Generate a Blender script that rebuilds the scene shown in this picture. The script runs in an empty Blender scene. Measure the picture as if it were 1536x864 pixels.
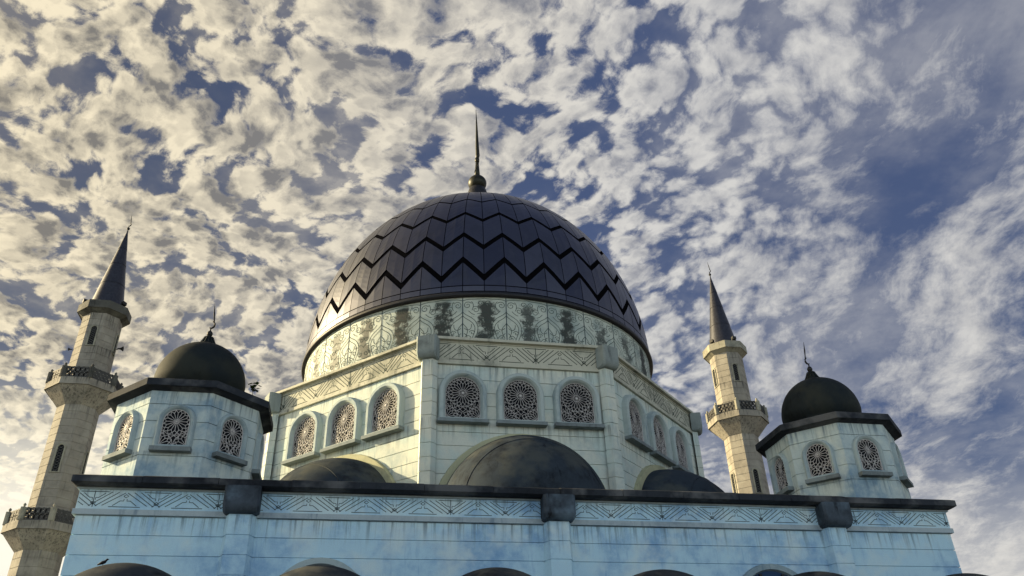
import bpy, bmesh, math, random
from mathutils import Matrix, Vector
R = math.radians
random.seed(7)
C = bpy.context.scene.collection
SC = bpy.context.scene

# ------------------------------------------------------------------ camera
cd = bpy.data.cameras.new('camera')
cam = bpy.data.objects.new('camera', cd)
C.objects.link(cam)
right = Vector((0.98285427, -0.18204078, -0.02930263))
up = Vector((-0.07142734, -0.52241556, 0.84969413))
fwd = Vector((0.16998713, 0.83303249, 0.52646105))
M = Matrix((right, up, -fwd)).transposed().to_4x4()
M.translation = Vector((-4.812433, -30.823786, 1.6))
cam.matrix_world = M
cd.sensor_width = 36.0
cd.lens = 36.0 * 1203.0147 / 1536.0
cd.clip_end = 5000.0
SC.camera = cam

# ------------------------------------------------------------------ light
SUN_AZ = -68.0      # degrees from +Y towards +X
SUN_EL = 21.0
CLOUD_LO = .46
SUN_DIR = Vector((math.sin(R(SUN_AZ)) * math.cos(R(SUN_EL)), math.cos(R(SUN_AZ)) * math.cos(R(SUN_EL)), math.sin(R(SUN_EL))))
SC.view_settings.view_transform = 'Standard'
SC.view_settings.look = 'None'
SC.view_settings.gamma = 1.0
SC.view_settings.use_curve_mapping = False
SC.view_settings.exposure = 1.0
sd = bpy.data.lights.new('sun', 'SUN')
sd.energy = 5.0
sd.angle = R(0.5)
sd.color = (1.0, 0.80, 0.47)
so = bpy.data.objects.new('sun', sd)
C.objects.link(so)
so.rotation_euler = SUN_DIR.to_track_quat('Z', 'Y').to_euler()
so.location = (-60, 40, 60)


class NT:
    """small helper to write node trees"""
    dim = '3D'
    def __init__(s, tree):
        s.t = tree
    def n(s, kind, **kw):
        nd = s.t.nodes.new(kind)
        for k, v in kw.items():
            setattr(nd, k, v)
        return nd
    def put(s, sock, v):
        if v is None:
            return
        if isinstance(v, bpy.types.NodeSocket):
            s.t.links.new(v, sock)
        elif isinstance(v, (tuple, list)):
            v = tuple(v)
            if len(sock.default_value) == 4 and len(v) == 3:
                v = v + (1.0,)
            sock.default_value = v
        else:
            sock.default_value = v
    def m(s, op, a, b=None, c=None, clamp=False):
        nd = s.n('ShaderNodeMath', operation=op, use_clamp=clamp)
        s.put(nd.inputs[0], a); s.put(nd.inputs[1], b); s.put(nd.inputs[2], c)
        return nd.outputs[0]
    def v(s, op, a, b=None):
        nd = s.n('ShaderNodeVectorMath', operation=op)
        s.put(nd.inputs[0], a); s.put(nd.inputs[1], b)
        return nd.outputs['Value'] if op in ('DOT_PRODUCT', 'LENGTH') else nd.outputs[0]
    def scale(s, a, f):
        nd = s.n('ShaderNodeVectorMath', operation='SCALE')
        s.put(nd.inputs[0], a); s.put(nd.inputs['Scale'], f)
        return nd.outputs[0]
    def xyz(s, x, y, z):
        nd = s.n('ShaderNodeCombineXYZ')
        s.put(nd.inputs[0], x); s.put(nd.inputs[1], y); s.put(nd.inputs[2], z)
        return nd.outputs[0]
    def sep(s, a):
        nd = s.n('ShaderNodeSeparateXYZ'); s.put(nd.inputs[0], a)
        return nd.outputs
    def noise(s, vec, scale, detail=4, rough=.55, dist=0.0, color=False):
        nd = s.n('ShaderNodeTexNoise', noise_dimensions=s.dim)
        s.put(nd.inputs['Vector'], vec); nd.inputs['Scale'].default_value = scale
        nd.inputs['Detail'].default_value = detail; nd.inputs['Roughness'].default_value = rough
        nd.inputs['Distortion'].default_value = dist
        return nd.outputs['Color' if color else 'Fac']
    def ramp(s, x, a, b, smooth=True):
        nd = s.n('ShaderNodeMapRange', interpolation_type='SMOOTHSTEP' if smooth else 'LINEAR')
        s.put(nd.inputs['Value'], x); s.put(nd.inputs['From Min'], a); s.put(nd.inputs['From Max'], b)
        return nd.outputs['Result']
    def mix(s, f, a, b, mode='MIX'):
        nd = s.n('ShaderNodeMix', data_type='RGBA', blend_type=mode)
        s.put(nd.inputs[0], f); s.put(nd.inputs[6], a); s.put(nd.inputs[7], b)
        return nd.outputs[2]


def build_world():
    w = bpy.data.worlds.new('World')
    SC.world = w
    w.use_nodes = True
    t = w.node_tree
    t.nodes.clear()
    n = NT(t)
    n.dim = '2D'
    out = n.n('ShaderNodeOutputWorld')
    bg = n.n('ShaderNodeBackground')
    bg.inputs['Strength'].default_value = 0.05
    t.links.new(bg.outputs[0], out.inputs[0])
    sky = n.n('ShaderNodeTexSky', sky_type='NISHITA')
    sky.sun_disc = False
    sky.sun_elevation = R(SUN_EL)
    sky.sun_rotation = R(SUN_AZ)
    d = n.n('ShaderNodeTexCoord').outputs['Generated']
    x, y, z = n.sep(d)
    zz = n.m('ADD', n.m('MAXIMUM', z, 0.02), 0.16)
    px = n.m('DIVIDE', x, zz); py = n.m('DIVIDE', y, zz)
    p = n.xyz(px, py, 0.0)
    sdot = n.v('DOT_PRODUCT', d, tuple(SUN_DIR))
    sdot = n.m('MAXIMUM', sdot, 0.0)
    glow = n.m('POWER', sdot, 6.0)
    # the two kinds of cloud: clumpy mackerel cloud towards the sun, combed-out wisps away from it
    warp = n.v('SUBTRACT', n.noise(p, 5.0, 4, .55, color=True), (.5, .5, .5))
    warp2 = n.v('SUBTRACT', n.noise(p, 1.7, 2, .5, color=True), (.5, .5, .5))
    side = n.ramp(n.m('SUBTRACT', px, n.m('MULTIPLY', py, .20)), -.08, .80)
    big = n.noise(p, 1.5, 3, .55)
    lowhaze = n.ramp(z, .34, .14)

    def stretch(q, deg, s1, s2):
        # scale s1 along the direction deg, s2 across it
        c_, s_ = math.cos(R(deg)), math.sin(R(deg))
        return n.xyz(n.v('DOT_PRODUCT', q, (c_ * s1, s_ * s1, 0)), n.v('DOT_PRODUCT', q, (-s_ * s2, c_ * s2, 0)), 0.0)

    def density(q):
        qa = n.v('ADD', n.v('ADD', q, n.scale(warp, .065)), n.scale(warp2, .12))
        ra = stretch(qa, 30, 1.05, .90)
        puffs = None
        for sc, wt in ((14.0, .52), (31.0, .34), (66.0, .14)):
            c_ = n.n('ShaderNodeTexVoronoi', feature='SMOOTH_F1', voronoi_dimensions='2D')
            n.put(c_.inputs['Vector'], ra); c_.inputs['Scale'].default_value = sc; c_.inputs['Smoothness'].default_value = .35
            v_ = n.m('MULTIPLY', n.m('SUBTRACT', 1.0, c_.outputs['Distance']), wt)
            puffs = v_ if puffs is None else n.m('ADD', puffs, v_)
        fb = n.noise(ra, 15.0, 12, .70)
        clump = n.m('ADD', n.m('MULTIPLY', puffs, .95), n.m('MULTIPLY', fb, .85))
        clump = n.m('SUBTRACT', clump, .305)
        rb = stretch(n.v('ADD', n.v('ADD', q, n.scale(warp, .05)), n.scale(warp2, .18)), 72, .62, 1.2)
        wisp = n.m('ADD', n.m('MULTIPLY', n.noise(rb, 4.2, 12, .68), .80), n.m('MULTIPLY', n.noise(ra, 11.0, 8, .65), .22))
        d_ = n.m('ADD', n.m('MULTIPLY', clump, n.m('SUBTRACT', 1.0, side)), n.m('MULTIPLY', wisp, side))
        d_ = n.m('ADD', d_, n.m('MULTIPLY', n.m('SUBTRACT', big, .5), .20))
        return n.m('ADD', d_, n.m('MULTIPLY', lowhaze, .07))
    dens = density(p)
    sh = (SUN_DIR.x, SUN_DIR.y, 0)
    dens2 = density(n.v('ADD', p, tuple(c * .035 for c in sh)))
    soft = n.m('MULTIPLY', side, .055)
    cov = n.ramp(dens, n.m('SUBTRACT', CLOUD_LO, soft), n.m('ADD', CLOUD_LO + .22, soft))
    veil = n.m('MULTIPLY', n.ramp(n.noise(p, 2.6, 6, .6), .35, .75), .38)
    cov = n.m('MAXIMUM', cov, veil)
    relief = n.ramp(n.m('SUBTRACT', dens, dens2), -.26, .26)
    core = n.ramp(dens, CLOUD_LO + .08, CLOUD_LO + .42)
    # colours
    blue = n.mix(.75, sky.outputs[0], n.mix(n.ramp(sdot, .2, .9), (.60, .86, 1.95), (.30, .38, .78)))
    blue = n.mix(n.m('MULTIPLY', glow, .22), blue, (5.5, 5.0, 4.6))
    lit = n.mix(n.ramp(sdot, .12, .82), (6.6, 6.5, 6.3), (9.2, 8.1, 5.9))
    dark = n.mix(n.ramp(sdot, .12, .82), (2.4, 2.55, 3.1), (2.15, 2.05, 1.9))
    shade = n.m('ADD', n.m('MULTIPLY', core, .75), n.m('MULTIPLY', n.m('SUBTRACT', .5, relief), 1.0), clamp=True)
    shade = n.m('ADD', n.m('ADD', shade, .10), n.m('MULTIPLY', n.m('SUBTRACT', n.noise(p, 12.0, 7, .62), .5), 1.1), clamp=True)
    cl = n.mix(shade, lit, dark)
    cl = n.mix(n.m('MULTIPLY', n.m('MULTIPLY', n.m('POWER', sdot, 9.0), n.ramp(z, .46, .20)), 1.0), cl, (15, 13.6, 10.5))
    col = n.mix(cov, blue, cl)
    # low haze and sun glow, then the unseen rear sky shaped as front fill
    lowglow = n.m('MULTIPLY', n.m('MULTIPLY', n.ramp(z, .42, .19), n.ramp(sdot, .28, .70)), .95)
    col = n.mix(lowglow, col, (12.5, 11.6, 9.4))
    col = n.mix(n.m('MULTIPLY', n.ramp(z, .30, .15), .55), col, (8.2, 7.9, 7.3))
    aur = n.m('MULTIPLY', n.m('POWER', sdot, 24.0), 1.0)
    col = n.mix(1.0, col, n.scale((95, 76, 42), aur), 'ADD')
    zen = n.ramp(n.m('SUBTRACT', z, n.m('MULTIPLY', y, .35)), .58, .80)
    col = n.mix(zen, col, (.9, 1.15, 2.1))  # zenith out of view darkened so the dome reflects dark blue
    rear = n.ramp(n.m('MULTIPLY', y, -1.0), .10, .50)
    fill_band = n.m('MULTIPLY', rear, n.ramp(z, .44, .22))
    col = n.mix(n.m('MULTIPLY', rear, .8), col, (1.1, 1.5, 2.6))  # unseen upper rear sky darkened to keep the dome front dark
    col = n.mix(fill_band, col, (14.0, 16.2, 17.2))  # bright low band added behind the camera to fill the front walls
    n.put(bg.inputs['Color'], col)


build_world()


# ------------------------------------------------------------------ materials
def new_mat(name):
    m = bpy.data.materials.new(name)
    m.use_nodes = True
    t = m.node_tree
    b = t.nodes['Principled BSDF']
    return m, NT(t), b


def world_pos(n):
    return n.n('ShaderNodeNewGeometry').outputs['Position']


def stone(name, base, dark, amount=.5, streak=.4, rough=.85, mottle=1.0, bump=.25, scale=1.0, tint=None, spec=.3, drips=(), drip_col=None):
    """weathered masonry paint: cloudy mottling, rain streaks, fine grain"""
    m, n, b = new_mat(name)
    p = world_pos(n)
    big = n.noise(p, .55 * scale, 5, .62)
    mid = n.noise(p, 2.6 * scale, 6, .65)
    st = n.n('ShaderNodeMapping'); st.inputs['Scale'].default_value = (1, 1, .12); n.put(st.inputs['Vector'], p)
    sn = n.noise(st.outputs[0], 6.5 * scale, 6, .65)
    grain = n.noise(p, 42.0, 3, .6)
    k = n.m('MULTIPLY', n.ramp(n.m('ADD', n.m('MULTIPLY', big, .6), n.m('MULTIPLY', mid, .4)), .44, .68), amount)
    k2 = n.m('MULTIPLY', n.ramp(sn, .52, .68), streak)
    k = n.m('MAXIMUM', k, n.m('MULTIPLY', k2, n.ramp(big, .35, .6)))
    c = n.mix(k, base, dark)
    if tint:
        c = n.mix(n.m('MULTIPLY', n.ramp(n.noise(p, .9 * scale, 4, .6), .46, .66), .8), c, tint)
    if drips:
        # runs of dirty water below ledges, ragged in width and length
        z = n.sep(p)[2]
        sm = n.n('ShaderNodeMapping'); sm.inputs['Scale'].default_value = (1, 1, .035); n.put(sm.inputs['Vector'], p)
        runs = n.noise(sm.outputs[0], 9.0, 5, .7)
        lenv = n.noise(sm.outputs[0], 2.3, 3, .6)
        for zt_, ln, am in drips:
            depth = n.m('DIVIDE', n.m('SUBTRACT', zt_, z), ln)
            fade = n.m('MULTIPLY', n.ramp(depth, n.m('MULTIPLY', lenv, 1.9), 0.0), n.ramp(depth, -.03, .0))
            dm = n.m('MULTIPLY', n.m('MULTIPLY', n.ramp(runs, .47, .66), fade), am)
            c = n.mix(dm, c, drip_col or dark)
    g = n.m('ADD', .86, n.m('MULTIPLY', grain, .28))
    c = n.mix(1.0, c, n.xyz(g, g, g), 'MULTIPLY')
    n.put(b.inputs['Base Color'], c)
    b.inputs['Roughness'].default_value = rough
    b.inputs['Specular IOR Level'].default_value = spec
    bp = n.n('ShaderNodeBump'); bp.inputs['Strength'].default_value = bump; bp.inputs['Distance'].default_value = .02
    n.put(bp.inputs['Height'], n.m('ADD', n.m('MULTIPLY', mid, .6), n.m('MULTIPLY', grain, .25)))
    n.t.links.new(bp.outputs[0], b.inputs['Normal'])
    return m


def plain(name, col, rough=.6, metal=0.0, spec=.3):
    m, n, b = new_mat(name)
    p = world_pos(n)
    k = n.noise(p, 6.0, 4, .6)
    n.put(b.inputs['Base Color'], n.mix(n.ramp(k, .35, .7), tuple(c * .75 for c in col), col))
    b.inputs['Roughness'].default_value = rough
    b.inputs['Metallic'].default_value = metal
    b.inputs['Specular IOR Level'].default_value = spec
    return m


def metal_panels(name):
    """slate grey sheet metal; every sheet weathers a little differently"""
    m, n, b = new_mat(name)
    p = world_pos(n)
    at = n.n('ShaderNodeAttribute'); at.attribute_name = 'sheet'
    f = at.outputs['Fac']
    k = n.noise(p, 1.4, 6, .65)
    st = n.n('ShaderNodeMapping'); st.inputs['Scale'].default_value = (1, 1, .2); n.put(st.inputs['Vector'], p)
    dust = n.noise(st.outputs[0], 3.0, 5, .6)
    c = n.mix(n.ramp(f, 0, 1, False), (.070, .075, .105), (.125, .128, .155))
    c = n.mix(n.m('MULTIPLY', n.ramp(k, .45, .75), .5), c, (.065, .067, .075))
    c = n.mix(n.m('MULTIPLY', n.ramp(dust, .5, .75), .25), c, (.18, .175, .17))
    n.put(b.inputs['Base Color'], c)
    b.inputs['Metallic'].default_value = .85
    n.put(b.inputs['Roughness'], n.m('ADD', .27, n.m('MULTIPLY', k, .14)))
    b.inputs['Specular IOR Level'].default_value = .5
    bp = n.n('ShaderNodeBump'); bp.inputs['Strength'].default_value = .08; bp.inputs['Distance'].default_value = .03
    n.put(bp.inputs['Height'], n.noise(p, 2.0, 3, .5))
    n.t.links.new(bp.outputs[0], b.inputs['Normal'])
    return m


def drum_mat(name, phase):
    """pale green cast panels with a black mildew run down the middle of every panel"""
    m, n, b = new_mat(name)
    p = world_pos(n)
    x, y, z = n.sep(p)
    phi = n.m('ARCTAN2', n.m('ADD', x, .1), n.m('MULTIPLY', y, -1.0))
    pan = n.m('FLOOR', n.m('MULTIPLY', n.m('ADD', phi, phase), 30 / (2 * math.pi)))
    wn = n.n('ShaderNodeTexWhiteNoise', noise_dimensions='1D'); n.put(wn.inputs['W'], pan)
    rnd = wn.outputs['Value']
    ragged = n.noise(p, 3.6, 5, .7)
    vm = n.n('ShaderNodeMapping'); vm.inputs['Scale'].default_value = (1, 1, .18); n.put(vm.inputs['Vector'], p)
    vert = n.noise(vm.outputs[0], 5.0, 5, .7)
    wav = n.m('MULTIPLY', n.m('SUBTRACT', n.noise(n.xyz(n.m('MULTIPLY', pan, 3.7), 0, z), 1.9, 5, .65), .5), 3.8)
    cs = n.m('COSINE', n.m('ADD', n.m('MULTIPLY', n.m('ADD', phi, phase), 30.0), wav))
    mask = n.ramp(n.m('ADD', n.m('MULTIPLY', cs, -1.0), n.m('ADD', n.m('MULTIPLY', n.m('SUBTRACT', ragged, .5), 3.6), n.m('MULTIPLY', n.m('SUBTRACT', vert, .5), 1.6))), n.m('ADD', .0, n.m('MULTIPLY', rnd, .40)), .90)
    top = n.ramp(z, n.m('SUBTRACT', 16.1, n.m('MULTIPLY', rnd, .25)), n.m('SUBTRACT', 15.9, n.m('MULTIPLY', rnd, .35)))
    mask = n.m('MULTIPLY', n.m('MULTIPLY', mask, top), n.m('ADD', .97, n.m('MULTIPLY', rnd, -.25)))
    big = n.noise(p, 1.2, 5, .6)
    c = n.mix(n.ramp(big, .4, .7), (.50, .55, .48), (.30, .37, .35))
    c = n.mix(mask, c, (.010, .013, .010))
    n.put(b.inputs['Base Color'], c)
    b.inputs['Roughness'].default_value = .7
    bp = n.n('ShaderNodeBump'); bp.inputs['Strength'].default_value = .2; bp.inputs['Distance'].default_value = .02
    n.put(bp.inputs['Height'], ragged)
    n.t.links.new(bp.outputs[0], b.inputs['Normal'])
    return m


def infill_mat(name, col=(.005, .006, .009)):
    m, n, b = new_mat(name)
    n.put(b.inputs['Base Color'], col)
    b.inputs['Roughness'].default_value = .45
    b.inputs['Specular IOR Level'].default_value = .08
    return m


M_HALL = stone('hall_paint', (.45, .66, .78), (.15, .31, .55), .85, .6, tint=(.58, .71, .74), drips=((7.04, .7, .7), (7.60, .35, .55)), drip_col=(.10, .14, .18))
M_HALLTRIM = stone('hall_trim_paint', (.38, .46, .50), (.13, .19, .26), .7, .8)
M_OCT = stone('octagon_paint', (.60, .63, .555), (.26, .36, .39), .7, .8, tint=(.48, .59, .565), drips=((13.04, .8, .75), (11.12, .9, .7)), drip_col=(.12, .15, .15))
M_OCTTRIM = stone('octagon_trim_paint', (.50, .50, .41), (.12, .13, .11), .75, .95)
M_TURRET = stone('turret_paint', (.46, .55, .55), (.13, .24, .35), .9, .8, tint=(.56, .61, .55), drips=((10.2, .7, .8), (8.62, .6, .7)), drip_col=(.10, .15, .19))
M_BLACK = stone('mildewed_concrete', (.030, .036, .046), (.008, .010, .014), .85, .8, .85, tint=(.12, .125, .13), spec=.12)
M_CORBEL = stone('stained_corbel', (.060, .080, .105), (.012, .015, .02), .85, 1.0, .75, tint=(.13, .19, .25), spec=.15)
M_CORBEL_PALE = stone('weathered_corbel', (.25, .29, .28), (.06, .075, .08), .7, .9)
M_RIM = stone('lichen_rim', (.42, .42, .27), (.14, .17, .13), .6, .6)
M_SEMI = stone('semi_dome_felt', (.034, .046, .060), (.005, .006, .010), 1.0, 1.0, .8, tint=(.070, .078, .074), spec=.08)
M_SMALL = stone('small_dome_felt', (.016, .022, .025), (.004, .005, .006), .95, .9, .75, tint=(.030, .034, .029), spec=.10)
M_PORTICO = stone('portico_dome_felt', (.030, .037, .046), (.005, .006, .009), 1.0, .8, .8, spec=.08, tint=(.085, .086, .078), scale=1.6)
M_GRILLE = plain('grille_paint', (.66, .64, .63), .6)
M_GRILLE_DULL = plain('dull_grille_paint', (.10, .10, .095), .8)
M_OPENING_SHADE = infill_mat('opening_shade')  # near-black colour stands for the shade inside unglazed openings
M_BLUEGLASS = infill_mat('blue_glass', (.02, .05, .12))
M_GROOVE = plain('dark_groove', (.060, .085, .10), .9)
M_GROOVE2 = plain('dark_green_groove', (.045, .065, .055), .9)
M_PANEL = metal_panels('dome_sheet_metal')
M_SHELL = plain('dome_underlay', (.004, .004, .005), 1.0, spec=0.0)
M_TRIM = plain('dome_edge_metal', (.020, .021, .025), .5)
M_BRONZE = plain('weathered_bronze', (.030, .031, .022), .45, .4)
M_IRON = plain('black_iron', (.016, .017, .018), .6)
M_MIN = stone('minaret_render', (.27, .25, .21), (.12, .115, .10), .6, .9, tint=(.33, .31, .26), drips=((24.75, .6, .95), (24.2, 2.6, .85), (30.0, 1.6, .85), (15.5, .6, .9), (15.0, 2.6, .8), (27.5, 1.2, .8)), drip_col=(.035, .037, .036))
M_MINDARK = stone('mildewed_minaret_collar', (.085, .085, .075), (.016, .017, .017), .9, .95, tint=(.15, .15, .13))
M_MINTRIM = stone('minaret_collar_render', (.30, .29, .23), (.050, .052, .047), .7, .9)
M_SPIRE = plain('spire_sheet_metal', (.070, .072, .085), .38, .6)
M_LATTICE = plain('railing_metal', (.07, .07, .068), .7)
M_FEATHER = plain('dark_feathers', (.012, .012, .014), .7)
M_LEAF = plain('young_leaf', (.045, .085, .02), .6)
M_STEM = plain('thin_stem', (.05, .04, .025), .8)
M_GROUND = stone('paving', (.13, .13, .12), (.07, .07, .068), .6, 0, .9)
M_ROOF = stone('flat_roof_felt', (.08, .08, .08), (.04, .04, .04), .6, 0, .9)
M_SCROLL = plain('scroll_groove', (.065, .09, .082), .9)
M_DRUM = drum_mat('drum_panels', R(0.6))


# ------------------------------------------------------------------ mesh helpers
class MB:
    def __init__(s):
        s.v = []; s.f = []; s.m = []; s.s = []; s.a = []
        s.X = None
    def add(s, vs, fs, mat=0, smooth=False, att=0.0):
        o = len(s.v)
        for q in vs:
            q = Vector(q)
            s.v.append(s.X @ q if s.X is not None else q)
        for f in fs:
            s.f.append([o + i for i in f]); s.m.append(mat); s.s.append(smooth); s.a.append(att)
    def prism(s, poly, z0, z1, mat=0, poly2=None):
        """poly: ccw (x,y) list; poly2: the outline at the top"""
        p2 = poly2 or poly
        n = len(poly)
        vs = [(x, y, z0) for x, y in poly] + [(x, y, z1) for x, y in p2]
        fs = [[i, (i + 1) % n, n + (i + 1) % n, n + i] for i in range(n)]
        fs += [list(range(n - 1, -1, -1)), list(range(n, 2 * n))]
        s.add(vs, fs, mat)
    def box(s, x0, x1, y0, y1, z0, z1, mat=0):
        s.prism([(x0, y0), (x1, y0), (x1, y1), (x0, y1)], z0, z1, mat)
    def lathe(s, prof, seg=48, a0=0.0, mat=0, smooth=True, cx=0, cy=0):
        vs = []; fs = []
        k = len(prof)
        for i in range(seg):
            a = a0 + 2 * math.pi * i / seg
            for r, z in prof:
                vs.append((cx + r * math.cos(a), cy + r * math.sin(a), z))
        for i in range(seg):
            j = (i + 1) % seg
            for q in range(k - 1):
                fs.append([i * k + q, j * k + q, j * k + q + 1, i * k + q + 1])
        s.add(vs, fs, mat, smooth)
    def tube(s, pts, r, seg=6, mat=0, smooth=True):
        pts = [Vector(p) for p in pts]
        rs = r if isinstance(r, (list, tuple)) else [r] * len(pts)
        vs = []; fs = []
        for i, p in enumerate(pts):
            d = (pts[min(i + 1, len(pts) - 1)] - pts[max(i - 1, 0)]).normalized()
            u = d.orthogonal().normalized() if abs(d.z) > .99 else d.cross(Vector((0, 0, 1))).normalized()
            w = d.cross(u)
            for k in range(seg):
                a = 2 * math.pi * k / seg
                vs.append(p + (u * math.cos(a) + w * math.sin(a)) * rs[i])
        for i in range(len(pts) - 1):
            for k in range(seg):
                k2 = (k + 1) % seg
                fs.append([i * seg + k, i * seg + k2, (i + 1) * seg + k2, (i + 1) * seg + k])
        fs.append(list(range(seg - 1, -1, -1))); fs.append([(len(pts) - 1) * seg + k for k in range(seg)])
        s.add(vs, fs, mat, smooth)
    def ribbon(s, pts, w, y, th=.012, mat=0):
        """flat bar along a polyline in the local XZ plane, front face at -y"""
        n = len(pts)
        if n < 2:
            return
        vs = []; fs = []
        for i, (a, b) in enumerate(pts):
            p0 = pts[max(i - 1, 0)]; p1 = pts[min(i + 1, n - 1)]
            dx, dz = p1[0] - p0[0], p1[1] - p0[1]
            L = math.hypot(dx, dz) or 1
            nx, nz = -dz / L * w / 2, dx / L * w / 2
            for yy in (-y, -y + th):
                vs.append((a + nx, yy, b + nz)); vs.append((a - nx, yy, b - nz))
        for i in range(n - 1):
            q = 4 * i; r = q + 4
            fs += [[q, q + 1, r + 1, r], [q, r, r + 2, q + 2], [q + 1, q + 3, r + 3, r + 1]]
        fs += [[0, 2, 3, 1], [4 * n - 4, 4 * n - 3, 4 * n - 1, 4 * n - 2]]
        s.add(vs, fs, mat)
    def build(s, name, mats, parent=None, fix=True):
        me = bpy.data.meshes.new(name)
        me.from_pydata([tuple(v) for v in s.v], [], s.f)
        for m in (mats if isinstance(mats, (list, tuple)) else [mats]):
            me.materials.append(m)
        me.polygons.foreach_set('material_index', s.m)
        me.polygons.foreach_set('use_smooth', s.s)
        if any(s.a):
            at = me.attributes.new('sheet', 'FLOAT', 'FACE')
            at.data.foreach_set('value', s.a)
        me.update()
        if fix:
            bm = bmesh.new(); bm.from_mesh(me)
            bmesh.ops.recalc_face_normals(bm, faces=bm.faces)
            bm.to_mesh(me); bm.free()
        o = bpy.data.objects.new(name, me)
        C.objects.link(o)
        if parent:
            o.parent = parent
        return o


def tag(o, label=None, cat=None, group=None, kind=None):
    if label: o['label'] = label
    if cat: o['category'] = cat
    if group: o['group'] = group
    if kind: o['kind'] = kind
    return o


def thing(name, label, cat, loc=(0, 0, 0), group=None):
    o = bpy.data.objects.new(name, None)
    o.empty_display_size = .5
    C.objects.link(o)
    o.location = loc
    return tag(o, label, cat, group)


def child_copy(o, parent, name=None):
    c = o.copy(); C.objects.link(c); c.parent = parent
    for k in list(o.children):
        child_copy(k, c)
    return c


def ngon(r, n=8, a0=22.5):
    return [(r * math.cos(R(a0 + 360 / n * i)), r * math.sin(R(a0 + 360 / n * i))) for i in range(n)]


# ------------------------------------------------------------------ ground
g = MB(); g.add([(-2500, -2500, 0), (2500, -2500, 0), (2500, 2500, 0), (-2500, 2500, 0)], [[0, 1, 2, 3]])
tag(g.build('ground', M_GROUND), kind='structure')

# ------------------------------------------------------------------ windows
def arch_outline(r, h, n=20):
    """from bottom left up, over the arch and down to bottom right; arch centre at origin, legs h long"""
    pts = [(-r, -h)]
    for i in range(n + 1):
        a = math.pi - math.pi * i / n
        pts.append((r * math.cos(a), r * math.sin(a)))
    pts.append((r, -h))
    return pts


def arch_frame(mb, sections, mat=0, bottom=True):
    """sections: list of (r, h, y); lofts consecutive arch outlines (y grows into the wall)"""
    n = None; vs = []; fs = []
    for r, h, y in sections:
        o = arch_outline(r, h)
        n = len(o)
        vs += [(x, y, z) for x, z in o]
    for k in range(len(sections) - 1):
        for i in range(n):
            j = (i + 1) % n
            if j == 0 and not bottom:
                continue
            fs.append([k * n + i, k * n + j, (k + 1) * n + j, (k + 1) * n + i])
    mb.add(vs, fs, mat)


def clip_seg(p, q, r, h):
    """clip a segment to the arch outline by sampling"""
    out = []; N = 14
    inside = lambda a: (a[1] >= -h and abs(a[0]) <= r) if a[1] < 0 else math.hypot(*a) <= r
    ts = [i / N for i in range(N + 1)]
    pts = [(p[0] + (q[0] - p[0]) * t, p[1] + (q[1] - p[1]) * t) for t in ts]
    ins = [inside(a) for a in pts]
    idx = [i for i in range(N + 1) if ins[i]]
    if not idx:
        return None
    return pts[idx[0]], pts[idx[-1]]


def rosette_lines(cx, cz, N, r, rings, spoke):
    """spokes round a centre, then a net of diamonds spreading ring by ring"""
    L = []
    st = 2 * math.pi / N
    P = lambda q, t: (cx + q * r * math.cos(t), cz + q * r * math.sin(t))
    for i in range(N):
        a = st * i
        L.append((P(.06 if i % 2 else spoke[0], a), P(spoke[1], a)))
        L.append((P(spoke[0], a), P(spoke[0], a + st)))
        off = 0
        for k in range(len(rings) - 1):
            b = a + off * st / 2
            L.append((P(rings[k], b), P(rings[k + 1], b + st / 2)))
            L.append((P(rings[k], b), P(rings[k + 1], b - st / 2)))
            if k % 3 == 2:
                L.append((P(rings[k], b), P(rings[k], b + st)))
            off = 1 - off
    return L


def grille_mesh(r, h, w, kind):
    """pierced star-pattern screen, cut to the arch"""
    mb = MB()
    if kind == 'big':
        centres = [(0, 0, 20, 1.0), (-1.0, -h / r, 20, .80), (1.0, -h / r, 20, .80)]
        rings = [.55, .72, .86, 1.02, 1.18, 1.36]; spoke = (.20, .55)
    else:
        centres = [(0, 0, 16, 1.15), (-1.0, -h / r, 14, .85), (1.0, -h / r, 14, .85)]
        rings = [.74, .95, 1.16, 1.40]; spoke = (.17, .74)
    for k, (cx, cz, sp, sc) in enumerate(centres):
        f = 1.0 if k == 0 else .85
        for a, b in rosette_lines(cx * r, cz * r, sp, r * f, rings, spoke):
            m_ = ((a[0] + b[0]) / 2, (a[1] + b[1]) / 2)
            ds = [math.hypot(m_[0] - c[0] * r, m_[1] - c[1] * r) / c[3] for c in centres]
            if min(range(len(ds)), key=lambda i: ds[i]) != k:
                continue
            s_ = clip_seg(a, b, r, h)
            if s_ and math.hypot(s_[0][0] - s_[1][0], s_[0][1] - s_[1][1]) > .01:
                mb.ribbon(list(s_), w, .0, .02)
    # hub
    hub = [(.07 * r * math.cos(2 * math.pi * i / 10), .07 * r * math.sin(2 * math.pi * i / 10)) for i in range(10)]
    mb.add([(x, -.012, z) for x, z in hub], [list(range(10))])
    mb.ribbon(arch_outline(r * .985, h * .99), w * 1.4, .004, .02)
    return mb


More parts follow.
